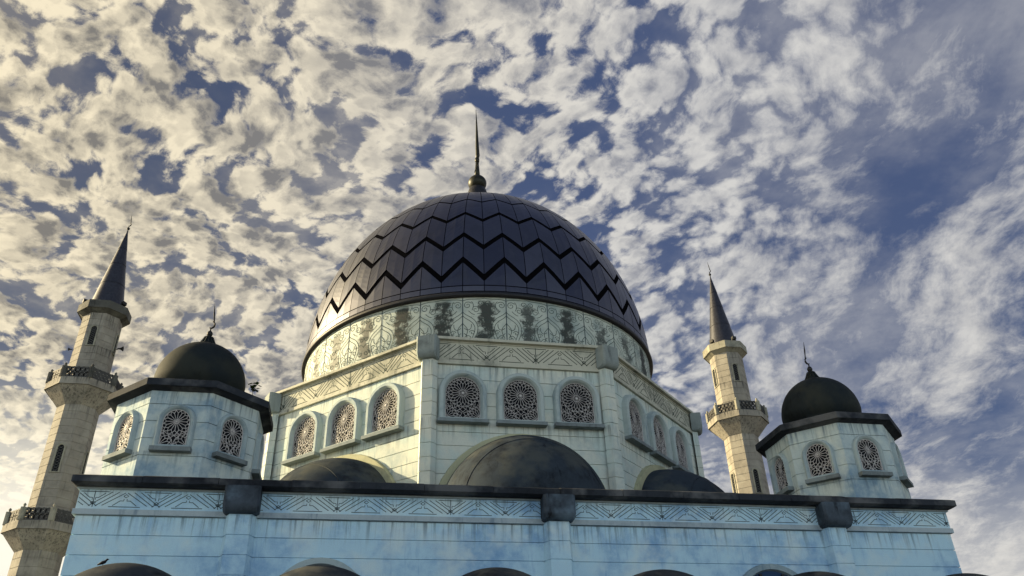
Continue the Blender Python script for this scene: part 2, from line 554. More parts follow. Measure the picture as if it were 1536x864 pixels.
def make_window(name, R_out, r_in, leg, prot, kind, frame_mat, bar, grille_mat, sill_ext=.05):
    """window part at the origin facing -Y, the arch centre at z = 0; sub-parts grille, dark_infill, sill"""
    mb = MB()
    arch_frame(mb, [(R_out + .035, leg, 0), (R_out, leg, -prot * .8), (R_out - .03, leg, -prot), (r_in + .075, leg - .05, -prot), (r_in + .03, leg - .07, -prot * .72), (r_in, leg - .08, -prot * .25), (r_in, leg - .08, -.005)])
    w = mb.build(name, frame_mat)
    gm = grille_mesh(r_in - .004, leg - .085, bar, kind)
    go = gm.build('grille', grille_mat, w, fix=False)
    go.location = (0, -prot * .32, 0)
    pm = MB(); o = arch_outline(r_in + .01, leg - .07); pm.add([(x, -.012, z) for x, z in o], [list(range(len(o)))])
    pm.build('dark_infill', M_OPENING_SHADE, w)  # black sheet painted as the dark interior behind the grille
    sm = MB()
    sm.prism([(-R_out - sill_ext, -prot - .07), (R_out + sill_ext, -prot - .07), (R_out + sill_ext, .0), (-R_out - sill_ext, .0)], -leg - .11, -leg - .002)
    sm.build('sill', M_SILL, w)
    return w


M_SILL = stone('stained_sill', (.20, .24, .25), (.05, .06, .065), .7, .6)
M_FRAME_OCT = stone('octagon_window_frame', (.40, .47, .46), (.16, .23, .27), .7, .8)
M_FRAME_TUR = stone('turret_window_frame', (.36, .44, .45), (.12, .20, .27), .75, .8)


def place(o, parent, loc, rotz):
    o.parent = parent
    o.location = loc
    o.rotation_euler = (0, 0, rotz)


# ------------------------------------------------------------------ frieze
def frieze_lines(x0, x1, z0, z1, mod, phase=0.0):
    """interlaced chevrons as polylines between x0 and x1"""
    H = z1 - z0
    out = []
    def T(u, v, k):
        return (x0 + (k + u) * mod + phase, z0 + v * H)
    n = int((x1 - x0) / mod) + 3
    for k in range(-2, n):
        ls = []
        for d in (-.085, .02, .125):
            ls.append([(d + .02, .06 if d < .1 else .10), (d + .36, .94 - max(0, d) * .3)])
            ls.append([(1 - d - .02, .06 if d < .1 else .10), (1 - d - .36, .94 - max(0, d) * .3)])
        ls.append([(.25, .03), (.75, .03)])
        ls.append([(.31, .10), (.42, .40), (.475, .40), (.475, .52)])
        ls.append([(.69, .10), (.58, .40), (.525, .40), (.525, .52)])
        ls.append([(-.22, .95), (.22, .95)])
        ls.append([(-.17, .86), (-.07, .58), (-.025, .58), (-.025, .44)])
        ls.append([(.17, .86), (.07, .58), (.025, .58), (.025, .44)])
        ls.append([(.46, .70), (.5, .80), (.54, .70), (.5, .60), (.46, .70)])
        ls.append([(-.04, .26), (0, .36), (.04, .26), (0, .16), (-.04, .26)])
        if k % 2 == 0:
            ls.append([(0, 0), (0, 1)])
        for l in ls:
            pts = [T(u, v, k) for u, v in l]
            if min(q[0] for q in pts) < x0 + .02 or max(q[0] for q in pts) > x1 - .02:
                # cut straight lines at the ends
                if len(pts) == 2:
                    (ax, az), (bx, bz) = pts
                    if ax > bx: ax, az, bx, bz = bx, bz, ax, az
                    if bx < x0 + .05 or ax > x1 - .05 or bx - ax < 1e-6: continue
                    t0 = max(0, (x0 + .02 - ax) / (bx - ax)); t1 = min(1, (x1 - .02 - ax) / (bx - ax))
                    if t1 - t0 < .05: continue
                    pts = [(ax + (bx - ax) * t0, az + (bz - az) * t0), (ax + (bx - ax) * t1, az + (bz - az) * t1)]
                else:
                    continue
            out.append(pts)
    return out


def frieze_part(L, z0, z1, th, mod, mats, parent, loc, rotz, ph=0.0, bar=.016):
    """a frieze slab of length L (local x, facing -y), chevrons cut in dark lines"""
    mb = MB()
    mb.box(-L / 2, L / 2, -th, 0, z0, z1, 0)
    for l in frieze_lines(-L / 2, L / 2, z0 + .05, z1 - .03, mod, ph):
        mb.ribbon(l, bar, th + .004, .003, 1)
    o = mb.build('frieze', mats, fix=False)
    place(o, parent, loc, rotz)
    return o


# ------------------------------------------------------------------ corbel / pilaster
def corbel_mesh(w, d, h):
    """block with a rounded belly, back on y=0, top at z=0, facing -y"""
    mb = MB()
    prof = [(0, 0), (-d, 0), (-d, -h * .70)]
    for i in range(1, 7):
        a = math.pi / 2 * i / 6
        prof.append((-d + d * .42 * (1 - math.cos(a)), -h * .70 - h * .30 * math.sin(a)))
    prof.append((0, -h))
    n = len(prof)
    c = .055
    ins = lambda y, z: (y * .96 if y < -d * .5 else y, z)
    vs = []
    for x, k in ((-w / 2, 1), (-w / 2 + c, 0), (w / 2 - c, 0), (w / 2, 1)):
        for y, z in prof:
            yy = y + (c if (k and y < -d * .45) else 0); zz = z + (c * .8 if (k and z < -h * .8) else 0)
            vs.append((x, yy, zz))
    fs = []
    for s_ in range(3):
        for i in range(n):
            j = (i + 1) % n
            fs.append([s_ * n + i, s_ * n + j, (s_ + 1) * n + j, (s_ + 1) * n + i])
    fs.append(list(range(n))[::-1]); fs.append([3 * n + i for i in range(n)])
    mb.add(vs, fs)
    return mb


def pilaster_mesh(w, d, ch, z0, z1, joints, gap=.022):
    mb = MB()
    def prof(e):
        return [(-w / 2 - ch + e, 0), (-w / 2 + e * .5, -d + e), (w / 2 - e * .5, -d + e), (w / 2 + ch - e, 0)]
    js = sorted([z for z in joints if z0 + .1 < z < z1 - .05])
    mb.prism(prof(.025), z0, z1 - .003)
    lo = z0
    for j in js + [z1]:
        mb.prism(prof(0), lo + gap / 2, j - gap / 2)
        lo = j
    return mb


# ------------------------------------------------------------------ prayer hall (lower block)
YW = -11.43
HX = 11.0
hall = thing('prayer_hall', 'wide pale blue lower hall block with dark cornice, engraved frieze and three pilasters', 'building', (0, YW, 0))
HD = 22.9            # depth
JH = [7.03 - .44 * i for i in range(1, 16)]
mb = MB()
mb.box(-HX + .03, HX - .03, .03, HD - .03, 0, 7.0)
lo = 0
for j in sorted(JH) + [7.03]:
    mb.box(-HX, HX, 0, HD, lo + .012, j - .012)
    lo = j
mb.build('wall', M_HALL, hall)
mb = MB()
mb.box(-HX - .07, HX + .07, -.085, HD + .085, 7.03, 7.15)
mb.build('moulding', M_HALLTRIM, hall)
frieze_part(2 * HX + .06, 7.15, 7.60, .05, 1.352, [M_HALL, M_GROOVE], hall, (0, 0, 0), 0, ph=.34 - .0)
mb = MB(); mb.box(-HX, HX, .003, HD, 7.15, 7.60); mb.build('frieze_backing', M_HALL, hall)
# cornice: sloping soffit, dark fascia, weathered top
mb = MB()
def rect(ex, ey):
    return [(-HX - ex, -ey), (HX + ex, -ey), (HX + ex, HD + ey), (-HX - ex, HD + ey)]
mb.prism(rect(.08, .10), 7.60, 7.64, 1)
mb.prism(rect(.10, .30), 7.64, 7.675, 0, rect(.16, .40))
rc = random.Random(21)
xs = [-HX - .16]
while xs[-1] < HX + .16 - 2.2:
    xs.append(xs[-1] + rc.uniform(1.45, 1.75))
xs.append(HX + .16)
for xa, xb in zip(xs[:-1], xs[1:]):      # front coping stones, not quite in line
    dz, dy = rc.uniform(-.012, .012), rc.uniform(-.012, .012)
    q = [(xa + .006, -.40 + dy), (xb - .006, -.40 + dy), (xb - .006, .2), (xa + .006, .2)]
    q2 = [(xa + .006, -.22 + dy), (xb - .006, -.22 + dy), (xb - .006, .2), (xa + .006, .2)]
    mb.prism(q, 7.677, 7.83 + dz, 0)
    mb.prism(q, 7.83 + dz, 7.90 + dz, 0, q2)
mb.prism([(-HX - .155, .21), (HX + .155, .21), (HX + .155, HD + .4), (-HX - .155, HD + .4)], 7.677, 7.89, 0)
mb.build('cornice', [M_BLACK, M_HALLTRIM], hall)
mb = MB(); mb.box(-HX + .3, HX - .3, .3, HD - .3, 7.90, 7.95); mb.build('roof', M_ROOF, hall)
for xp in (-7.43, .065, 7.53):
    pl = pilaster_mesh(.50, .24, .11, 0, 7.14, JH).build('pilaster', M_HALL)
    place(pl, hall, (xp, 0, 0), 0)
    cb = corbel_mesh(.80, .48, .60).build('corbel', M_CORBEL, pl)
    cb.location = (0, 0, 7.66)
# half-round topped hall windows behind the portico
for xw in (-5.53, 5.53):
    mb = MB(); arch_frame(mb, [(1.12, 2.6, 0), (1.10, 2.6, -.10), (.97, 2.5, -.10), (.94, 2.45, -.02)])
    w = mb.build('window', M_FRAME_TUR)
    place(w, hall, (xw, 0, 5.05), 0)
    pm = MB(); o = arch_outline(.96, 2.46); pm.add([(x, -.015, z) for x, z in o], [list(range(len(o)))]); pm.build('dark_infill', M_BLUEGLASS, w)
    pm = MB()
    for xx in (-.30, .30): pm.box(xx - .035, xx + .035, -.07, -.02, -2.4, .86)
    pm.box(-.93, .93, -.065, -.018, -.05, .05)
    pm.build('muntin', M_IRON, w)

# ------------------------------------------------------------------ portico with its row of small domes
port = thing('portico', 'low entrance portico in front of the hall carrying a row of six mottled grey domes', 'portico', (0, -13.5, 0))
mb = MB(); mb.box(-11.2, 11.2, -2.3, 1.96, 3.35, 3.80); mb.build('roof_slab', M_HALLTRIM, port)
ac = None
for i in range(7):
    if ac is None:
        mb = MB(); mb.box(-.28, .28, -2.1, -1.54, 0, 3.35); ac = o = mb.build('arcade_column', M_HALL, port)
    else:
        o = ac.copy(); C.objects.link(o)
    o.location = (-10.9 + i * 21.8 / 6, 0, 0)
prof = [(1.66 * math.cos(R(a)), 1.66 * math.sin(R(a))) for a in range(-2, 91, 4)]
prof[-1] = (.001, 1.66)
pd0 = None
for xx in (-9.10, -5.43, -1.86, 1.77, 5.40, 9.15):
    if pd0 is None:
        mb = MB(); mb.lathe(prof, 64); pd0 = mb.build('dome', M_PORTICO, port); pdome = pd0
    else:
        pdome = pd0.copy(); C.objects.link(pdome)
    pdome.location = (xx, 0, 3.83)

# ------------------------------------------------------------------ octagonal storey
OCT_A = 2.93
def octo(d, hw=8.0, a=OCT_A):
    x = a + d * (math.sqrt(2) - 1); y = hw + d
    return [(-x, -y), (x, -y), (y, -x), (y, x), (x, y), (-x, y), (-y, x), (-y, -x)]
octs = thing('octagon_storey', 'pale green octagonal upper storey with arched grille windows below the great dome', 'building', (0, 0, 7.95))
Z0 = 7.95
JO = [12.53 - .44 * i for i in range(0, 10)]
mb = MB()
mb.prism(octo(-.11), 0, 13.0 - Z0)
lo = Z0 + .0
for j in sorted(JO) + [13.03]:
    mb.prism(octo(-.08), lo - Z0 + .010, j - Z0 - .010); lo = j
mb.build('wall', M_OCT, octs)
mb = MB(); mb.prism(octo(.005), 13.03 - Z0, 13.14 - Z0); mb.build('moulding', M_OCTTRIM, octs)
mb = MB()
mb.prism(octo(-.06), 13.14 - Z0, 13.80 - Z0, 0)
mb.prism(octo(-.005), 13.80 - Z0, 13.85 - Z0, 0)
mb.prism(octo(.12), 13.85 - Z0, 13.94 - Z0, 0)
mb.build('cornice', M_OCTTRIM, octs)
mb = MB(); mb.prism(octo(-.1), 13.94 - Z0, 13.965 - Z0); mb.build('roof', M_ROOF, octs)
FL = 2 * OCT_A; DL = math.sqrt(2) * (8 - OCT_A)
# visible faces: front and the two diagonals;  (centre, rotation, length)
mid = (8 + OCT_A) / 2
n45 = math.sqrt(.5)
FACES = [((0, -8.0), 0.0, FL), ((-mid, -mid), R(-45), DL), ((mid, -mid), R(45), DL)]
def face_pt(face, s_, out):
    (cx, cy), rz, L = face
    tx, ty = math.cos(rz), math.sin(rz); nx, ny = math.sin(rz), -math.cos(rz)
    return (cx + tx * s_ + nx * out, cy + ty * s_ + ny * out)
for i, f in enumerate(FACES):
    x, y = face_pt(f, 0, -.06)
    frieze_part(f[2] - .5, 13.14 - Z0, 13.80 - Z0, .03, 1.62, [M_OCTTRIM, M_GROOVE2], octs, (x, y, 0), f[1], ph=(.0, .2, .2)[i], bar=.022)
win0 = make_window('window', .74, .545, .92, .20, 'big', M_FRAME_OCT, .0085, M_GRILLE)
first = True
for f in FACES:
    for s_ in (-1.83, 0.0, 1.83):
        w = win0 if first else child_copy(win0, octs)
        first = False
        x, y = face_pt(f, s_, -.08)
        place(w, octs, (x, y, 12.04 - Z0), f[1])
# semi-domes against the three faces in view
semi_prof = 24
def semi_dome(face):
    r = 2.55
    mb = MB(); vs = []; fs = []
    nu, nv = 40, 16
    for j in range(nv + 1):
        th = math.pi / 2 * j / nv
        for i in range(nu + 1):
            ph = math.pi * i / nu
            # ph along the arch, th out of the wall
            vs.append((r * math.cos(ph) * math.cos(th), -r * math.sin(th), r * math.sin(ph) * math.cos(th)))
    for j in range(nv):
        for i in range(nu):
            q = j * (nu + 1) + i
            fs.append([q, q + 1, q + nu + 2, q + nu + 1])
    mb.add(vs, fs, 0, True)
    o = mb.build('semi_dome', M_SEMI)
    x, y = face_pt(face, 0, -.08)
    place(o, octs, (x, y, 8.02 - Z0), face[1])
    rb = MB(); arch_frame(rb, [(2.76, .0, 0), (2.73, .0, -.13), (2.54, .0, -.15), (2.50, 0, -.03)])
    rb.build('arch_rim', M_RIM, o)
    tb = MB()
    tb.tube([(r * .999 * math.cos(R(a)) * math.cos(R(38)), -r * math.sin(R(a * .0 + 38)) - .0, r * .999 * math.sin(R(a)) * math.cos(R(38))) for a in range(4, 177, 4)], .018, 5)
    tb.build('seam', M_SEMI, o)
for f in FACES:
    semi_dome(f)
# corner pilasters with corbels (the four corners in view)
first = None
for (x, y), ang in (((-OCT_A, -8), -22.5), ((OCT_A, -8), 22.5), ((-8, -OCT_A), -67.5), ((8, -OCT_A), 67.5)):
    if first is None:
        pl = pilaster_mesh(.34, .20, .10, 0, 13.12 - Z0, [j - Z0 for j in JO]).build('pilaster', M_OCT)
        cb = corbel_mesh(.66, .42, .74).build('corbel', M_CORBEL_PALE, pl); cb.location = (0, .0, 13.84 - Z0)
        first = pl
    else:
        pl = child_copy(first, octs)
    a = R(ang)
    place(pl, octs, (x - math.sin(a) * .10, y + math.cos(a) * .10, 0), a)

# ------------------------------------------------------------------ great dome
DX = -.10
ZD, HDm, RD = 16.2, 8.5, 7.26
PH0 = R(-1.0)        # a seam faces a touch left of front
dome = thing('main_dome', 'great dark dome of zigzag metal sheets on a pale engraved drum with black stains', 'dome', (DX, 0, 13.96))
ZB = 13.96
def dome_pt(phi, th, off=0.0):
    """phi from the front (-y) towards +x, th 0..90deg parameter of the profile"""
    r = RD * math.cos(th) + off * math.cos(th); z = ZD + HDm * math.sin(th) + off * math.sin(th)
    return (r * math.sin(phi), -r * math.cos(phi), z - ZB)
# drum
mb = MB(); mb.lathe([(7.20, 0.0), (7.20, 16.10 - ZB)], 120, a0=R(-90) + PH0)
# engraved arabesque on every panel, mirrored about its seam
def spiral(cx, cz, r, turns, a0, sgn=1):
    return [(cx + r * (1 - .82 * t / 20) * math.cos(a0 + sgn * turns * 2 * math.pi * t / 20), cz + r * (1 - .82 * t / 20) * math.sin(a0 + sgn * turns * 2 * math.pi * t / 20)) for t in range(21)]
def bez(p0, p1, p2, p3, n=10):
    return [tuple((1 - t) ** 3 * a + 3 * (1 - t) ** 2 * t * b + 3 * (1 - t) * t * t * c + t ** 3 * d for a, b, c, d in zip(p0, p1, p2, p3)) for t in [i / n for i in range(n + 1)]]
half = [
    bez((0, 1.55), (.10, 1.35), (.45, 1.35), (.52, .95)), bez((.52, .95), (.56, .6), (.30, .5), (.38, .05)),
    bez((0, 1.40), (.10, 1.22), (.36, 1.2), (.42, .92)), bez((.42, .92), (.44, .6), (.2, .45), (.26, .05)),
    bez((.0, 1.1), (.08, .95), (.25, .9), (.12, .62)), bez((0, .3), (.16, .4), (.2, .6), (.05, .7)),
    bez((.06, .9), (.2, .75), (.32, .85), (.3, 1.05)),
    spiral(.16, .50, .13, 1.3, 0), spiral(.13, .17, .10, 1.2, 1.5, -1), spiral(.33, .72, .10, 1.2, 3, -1),
    spiral(.17, 1.80, .15, 1.4, .5), spiral(.45, 1.62, .14, 1.3, 2.4, -1), spiral(.62, 1.88, .12, 1.3, -1), spiral(.64, 1.18, .11, 1.3, 1.0, -1),
    spiral(.63, .62, .12, 1.3, 2.0), spiral(.56, .22, .13, 1.3, .2, -1),
    bez((.30, 1.95), (.40, 1.85), (.38, 1.72), (.32, 1.6)), bez((.52, .95), (.6, 1.0), (.7, .95), (.76, .85)),
    bez((.50, 1.45), (.6, 1.5), (.68, 1.45), (.76, 1.55)), bez((0, 1.98), (.2, 2.1), (.55, 2.0), (.76, 2.08)),
    bez((.44, .45), (.55, .42), (.6, .38), (.76, .42)), bez((.2, 1.58), (.28, 1.5), (.3, 1.45), (.42, 1.42)),
]
for k in range(30):
    ph = PH0 + R(12 * k)
    if math.cos(ph) < -.35:
        continue          # far side: the panels stay plain there
    for sg in (-1, 1):
        for c in half:
            pts = c
            for i in range(len(pts) - 1):
                pass
            vs = []; fs = []
            n_ = len(pts)
            w = .020
            for i, (u, v) in enumerate(pts):
                p0 = pts[max(0, i - 1)]; p1 = pts[min(n_ - 1, i + 1)]
                dx, dz = p1[0] - p0[0], p1[1] - p0[1]; L = math.hypot(dx, dz) or 1
                for s2 in (-1, 1):
                    uu = u - s2 * dz / L * w / 2; vv = v + s2 * dx / L * w / 2
                    a = ph + sg * uu / 7.204
                    vs.append((7.206 * math.sin(a), -7.206 * math.cos(a), vv + .02))
            for i in range(n_ - 1):
                fs.append([2 * i, 2 * i + 1, 2 * i + 3, 2 * i + 2])
            mb.add(vs, fs, 1)
    for s2 in (0,):
        a0, a1 = ph - .0022, ph + .0022
        mb.add([(7.209 * math.sin(a), -7.209 * math.cos(a), z) for a, z in ((a0, 0), (a1, 0), (a1, 2.13), (a0, 2.13))], [[0, 1, 2, 3]], 2)
mb.build('drum', [M_DRUM, M_SCROLL, M_GROOVE], dome)
# dark shell under the sheets
prof = [(RD * math.cos(R(t)), ZD - ZB + HDm * math.sin(R(t))) for t in range(0, 90, 3)] + [(.02, ZD - ZB + HDm)]
mb = MB(); mb.lathe(prof, 120); mb.build('underlay', M_SHELL, dome)
# edge trim ring
mb = MB(); mb.lathe([(7.19, -.10), (7.33, -.10), (7.36, -.03), (7.33, .06), (7.24, .07)], 120)
tr = mb.build('edge_trim', M_TRIM, dome); tr.location = (0, 0, ZD - ZB)
# sheets: 60 seams, zigzag courses peak / valley
SEAM = R(6)
ROWS = [  # (lower valley, lower peak, upper valley, upper peak) in degrees of profile
    (0.8, 0.8, 2.2, 2.2), (2.45, 2.45, 3.6, 9.3), (5.6, 11.3, 13.6, 18.6), (15.4, 20.4, 25.1, 29.2), (26.6, 30.7, 37.2, 40.2), (38.1, 41.1, 54, 55), (54.4, 55.4, 72, 72), (72.4, 72.4, 84, 84)]
mb = MB(); rr = random.Random(3)
for k in range(60):
    pa = PH0 + SEAM * k; pb = pa + SEAM
    A_peak = (k % 2 == 0)
    for (lv, lp, uv, up_) in ROWS:
        la, lb = (lp, lv) if A_peak else (lv, lp)
        ua, ub = (up_, uv) if A_peak else (uv, up_)
        g_ = .0018
        nu, nv = 2, 5
        if uv - lv < 3: nv = 2
        vs = []
        for j in range(nv + 1):
            for i in range(nu + 1):
                t = i / nu
                lo_ = la + (lb - la) * t; hi_ = ua + (ub - ua) * t
                th = R(lo_ + (hi_ - lo_) * j / nv)
                gg = g_ / max(.25, math.cos(th))
                vs.append(dome_pt(pa + gg + (pb - pa - 2 * gg) * t, th, .026))
        base = len(vs)
        fs = [[j * (nu + 1) + i, j * (nu + 1) + i + 1, (j + 1) * (nu + 1) + i + 1, (j + 1) * (nu + 1) + i] for j in range(nv) for i in range(nu)]
        # returned edges so every sheet has a thickness
        ring = list(range(nu + 1)) + [j * (nu + 1) + nu for j in range(1, nv + 1)] + [nv * (nu + 1) + i for i in range(nu - 1, -1, -1)] + [j * (nu + 1) for j in range(nv - 1, 0, -1)]
        for i in ring:
            q = Vector(vs[i]) - Vector((0, 0, 2.24)); q = q * (1 - .024 / max(q.length, 1))
            vs.append(tuple(q + Vector((0, 0, 2.24))))
        m_ = len(ring)
        for i in range(m_):
            fs.append([ring[i], base + i, base + (i + 1) % m_, ring[(i + 1) % m_]])
        nf_ = nu * nv; sh_ = .02 + rr.random() * .98
        mb.add(vs, fs[:nf_], 0, False, sh_)
        mb.m += [1] * m_; mb.s += [False] * m_; mb.a += [sh_] * m_
        o_ = len(mb.v) - len(vs); mb.f += [[o_ + i for i in f] for f in fs[nf_:]]
mb.build('metal_cladding', [M_PANEL, M_SHELL], dome, fix=True)
# finial
zt = ZD + HDm - ZB
mb = MB()
mb.lathe([(1.15, zt - .12), (1.05, zt + .02), (.80, zt + .25), (.60, zt + .9), (.50, zt + 1.65), (.42, zt + 1.95), (.25, zt + 2.02)], 32)
fin = mb.build('finial', M_TRIM, dome)
mb = MB(); mb.lathe([(max(.001, .46 * math.sin(R(a))), zt + 2.36 - .44 * math.cos(R(a))) for a in range(0, 181, 9)], 32); mb.build('ball', M_BRONZE, fin)
mb = MB()
mb.tube([(0, 0, zt + 2.7), (.0, 0, zt + 3.2), (.0, 0, zt + 3.7)], [.15, .12, .085], 10)
mb.tube([(0, 0, zt + 3.72), (0, 0, zt + 3.82), (0, 0, zt + 3.95), (0, 0, zt + 4.05)], [.07, .12, .12, .06], 10)
mb.tube([(0, 0, zt + 3.9), (.03, 0, zt + 4.2), (.01, 0, zt + 4.8), (-.01, 0, zt + 6.2), (-.04, 0, zt + 7.35)], [.08, .11, .095, .05, .008], 10)
mb.tube([(-.13 + .0, -.02, zt + 2.75), (-.10, -.02, zt + 3.1), (.02, -.10, zt + 3.45), (.09, -.02, zt + 3.8)], [.04, .05, .045, .02], 8)
mb.build('spike', M_BRONZE, fin)

# ------------------------------------------------------------------ corner turrets
TUR = []
def finial_mesh(k):
    """little ball, open crescent and needle"""
    mb = MB()
    mb.lathe([(.001, -.02), (.075, .03), (.085, .09), (.06, .15), (.02, .18)], 12)
    mb.tube([(0, 0, .15), (0, 0, .28)], .022, 6)
    pts = [(k * (.09 * math.cos(R(a))), 0, .38 + .11 * math.sin(R(a))) for a in range(-60, -261, -20)]
    mb.tube(pts, [.010, .018, .024, .028, .030, .030, .028, .026, .022, .018, .012][:len(pts)], 6)
    mb.tube([(k * -.06, 0, .48), (k * -.02, 0, .75), (k * .02, 0, 1.08)], [.020, .024, .004], 6)
    return mb
def make_turret(loc, label, wall_mat, k):
    t = thing('corner_turret', label, 'turret', loc, 'domed corner turrets on the hall roof')
    b = loc[2]
    mb = MB()
    ro = 1.90
    mb.prism(ngon(ro - .03), 0, 10.16 - b)
    lo_ = b
    for j in (8.525, 8.955, 9.40, 9.845, 10.20):
        mb.prism(ngon(ro), lo_ - b + .009, j - b - .009); lo_ = j
    mb.build('wall', wall_mat, t)
    mb = MB()
    mb.prism(ngon(1.93), 10.20 - b, 10.25 - b, 0, ngon(2.08))
    mb.prism(ngon(2.16), 10.25 - b, 10.43 - b, 0)
    mb.prism(ngon(2.16), 10.43 - b, 10.49 - b, 0, ngon(2.02))
    mb.build('eave', M_BLACK, t)
    zc = 11.18 - b
    mb = MB()
    prof = [(1.17, 10.48 - b)] + [(1.19 * math.cos(R(a)), zc + (.70 if a < 0 else 1.20) * math.sin(R(a))) for a in range(-30, 80, 4)]
    prof += [(.27, zc + 1.20), (.20, zc + 1.25), (.15, zc + 1.36), (.10, zc + 1.48), (.07, zc + 1.52)]
    mb.lathe(prof, 48)
    mb.build('dome', M_SMALL, t)
    nk = MB()
    for i in range(14):
        a = 2 * math.pi * i / 14
        nk.tube([(rr_ * math.cos(a), rr_ * math.sin(a), zz_) for rr_, zz_ in ((.30, zc + 1.165), (.215, zc + 1.25), (.16, zc + 1.36), (.11, zc + 1.48))], .022, 5)
    nk.build('neck', M_SMALL, t)
    f = finial_mesh(k).build('finial', M_IRON, t); f.location = (0, 0, zc + 1.52)
    return t
twin = make_window('window', .425, .315, .68, .12, 'small', M_FRAME_TUR, .0085, M_GRILLE, .045)
first = True
XT, YT = 9.333, -9.515
for sx, lab, wm, k in ((-1, 'bluish corner turret beside the left minaret, a small plant growing at its eave', M_TURRET, -1),
                       (1, 'paler corner turret near the right end of the hall, in front of the right minaret', M_TURRET, 1)):
    t = make_turret((sx * (XT - .03), YT, 7.95), lab, wm, k)
    TUR.append(t)
    ap = 1.90 * math.cos(R(22.5))
    for ang in ((-45, 0, 45, 90) if sx < 0 else (-90, -45, 0, 45)):
        w = twin if first else child_copy(twin, t)
        first = False
        a = R(ang)
        place(w, t, (math.sin(a) * ap, -math.cos(a) * ap, 9.385 - 7.95), a)

# ------------------------------------------------------------------ minarets
XM, YM = 23.22, 22.30
def lattice_mesh(L, h):
    mb = MB()
    rr_ = random.Random(11)
    nx = 5
    for i in range(nx):
        for j in range(2):
            cx = -L / 2 + L * (i + .5) / nx; cz = h * (j + .5) / 2
            mb.ribbon(spiral(cx, cz, L / nx * .62, 1.9, rr_.random() * 6, 1 if (i + j) % 2 else -1), .065, .0, .03)
            mb.ribbon([(cx + L / nx * .55 * math.cos(R(q)), cz + h * .27 * math.sin(R(q))) for q in range(0, 361, 30)], .055, .0, .03)
    for z in (0.02, h - .02):
        mb.ribbon([(-L / 2, z), (L / 2, z)], .06, .005, .04)
    for x in (-L / 2 + .02, L / 2 - .02):
        mb.ribbon([(x, 0), (x, h)], .05, .005, .04)
    return mb
def slit_mesh(r, h):
    mb = MB(); arch_frame(mb, [(r + .12, h + .05, 0), (r + .11, h + .05, -.06), (r + .02, h, -.06), (r, h, -.01)])
    return mb
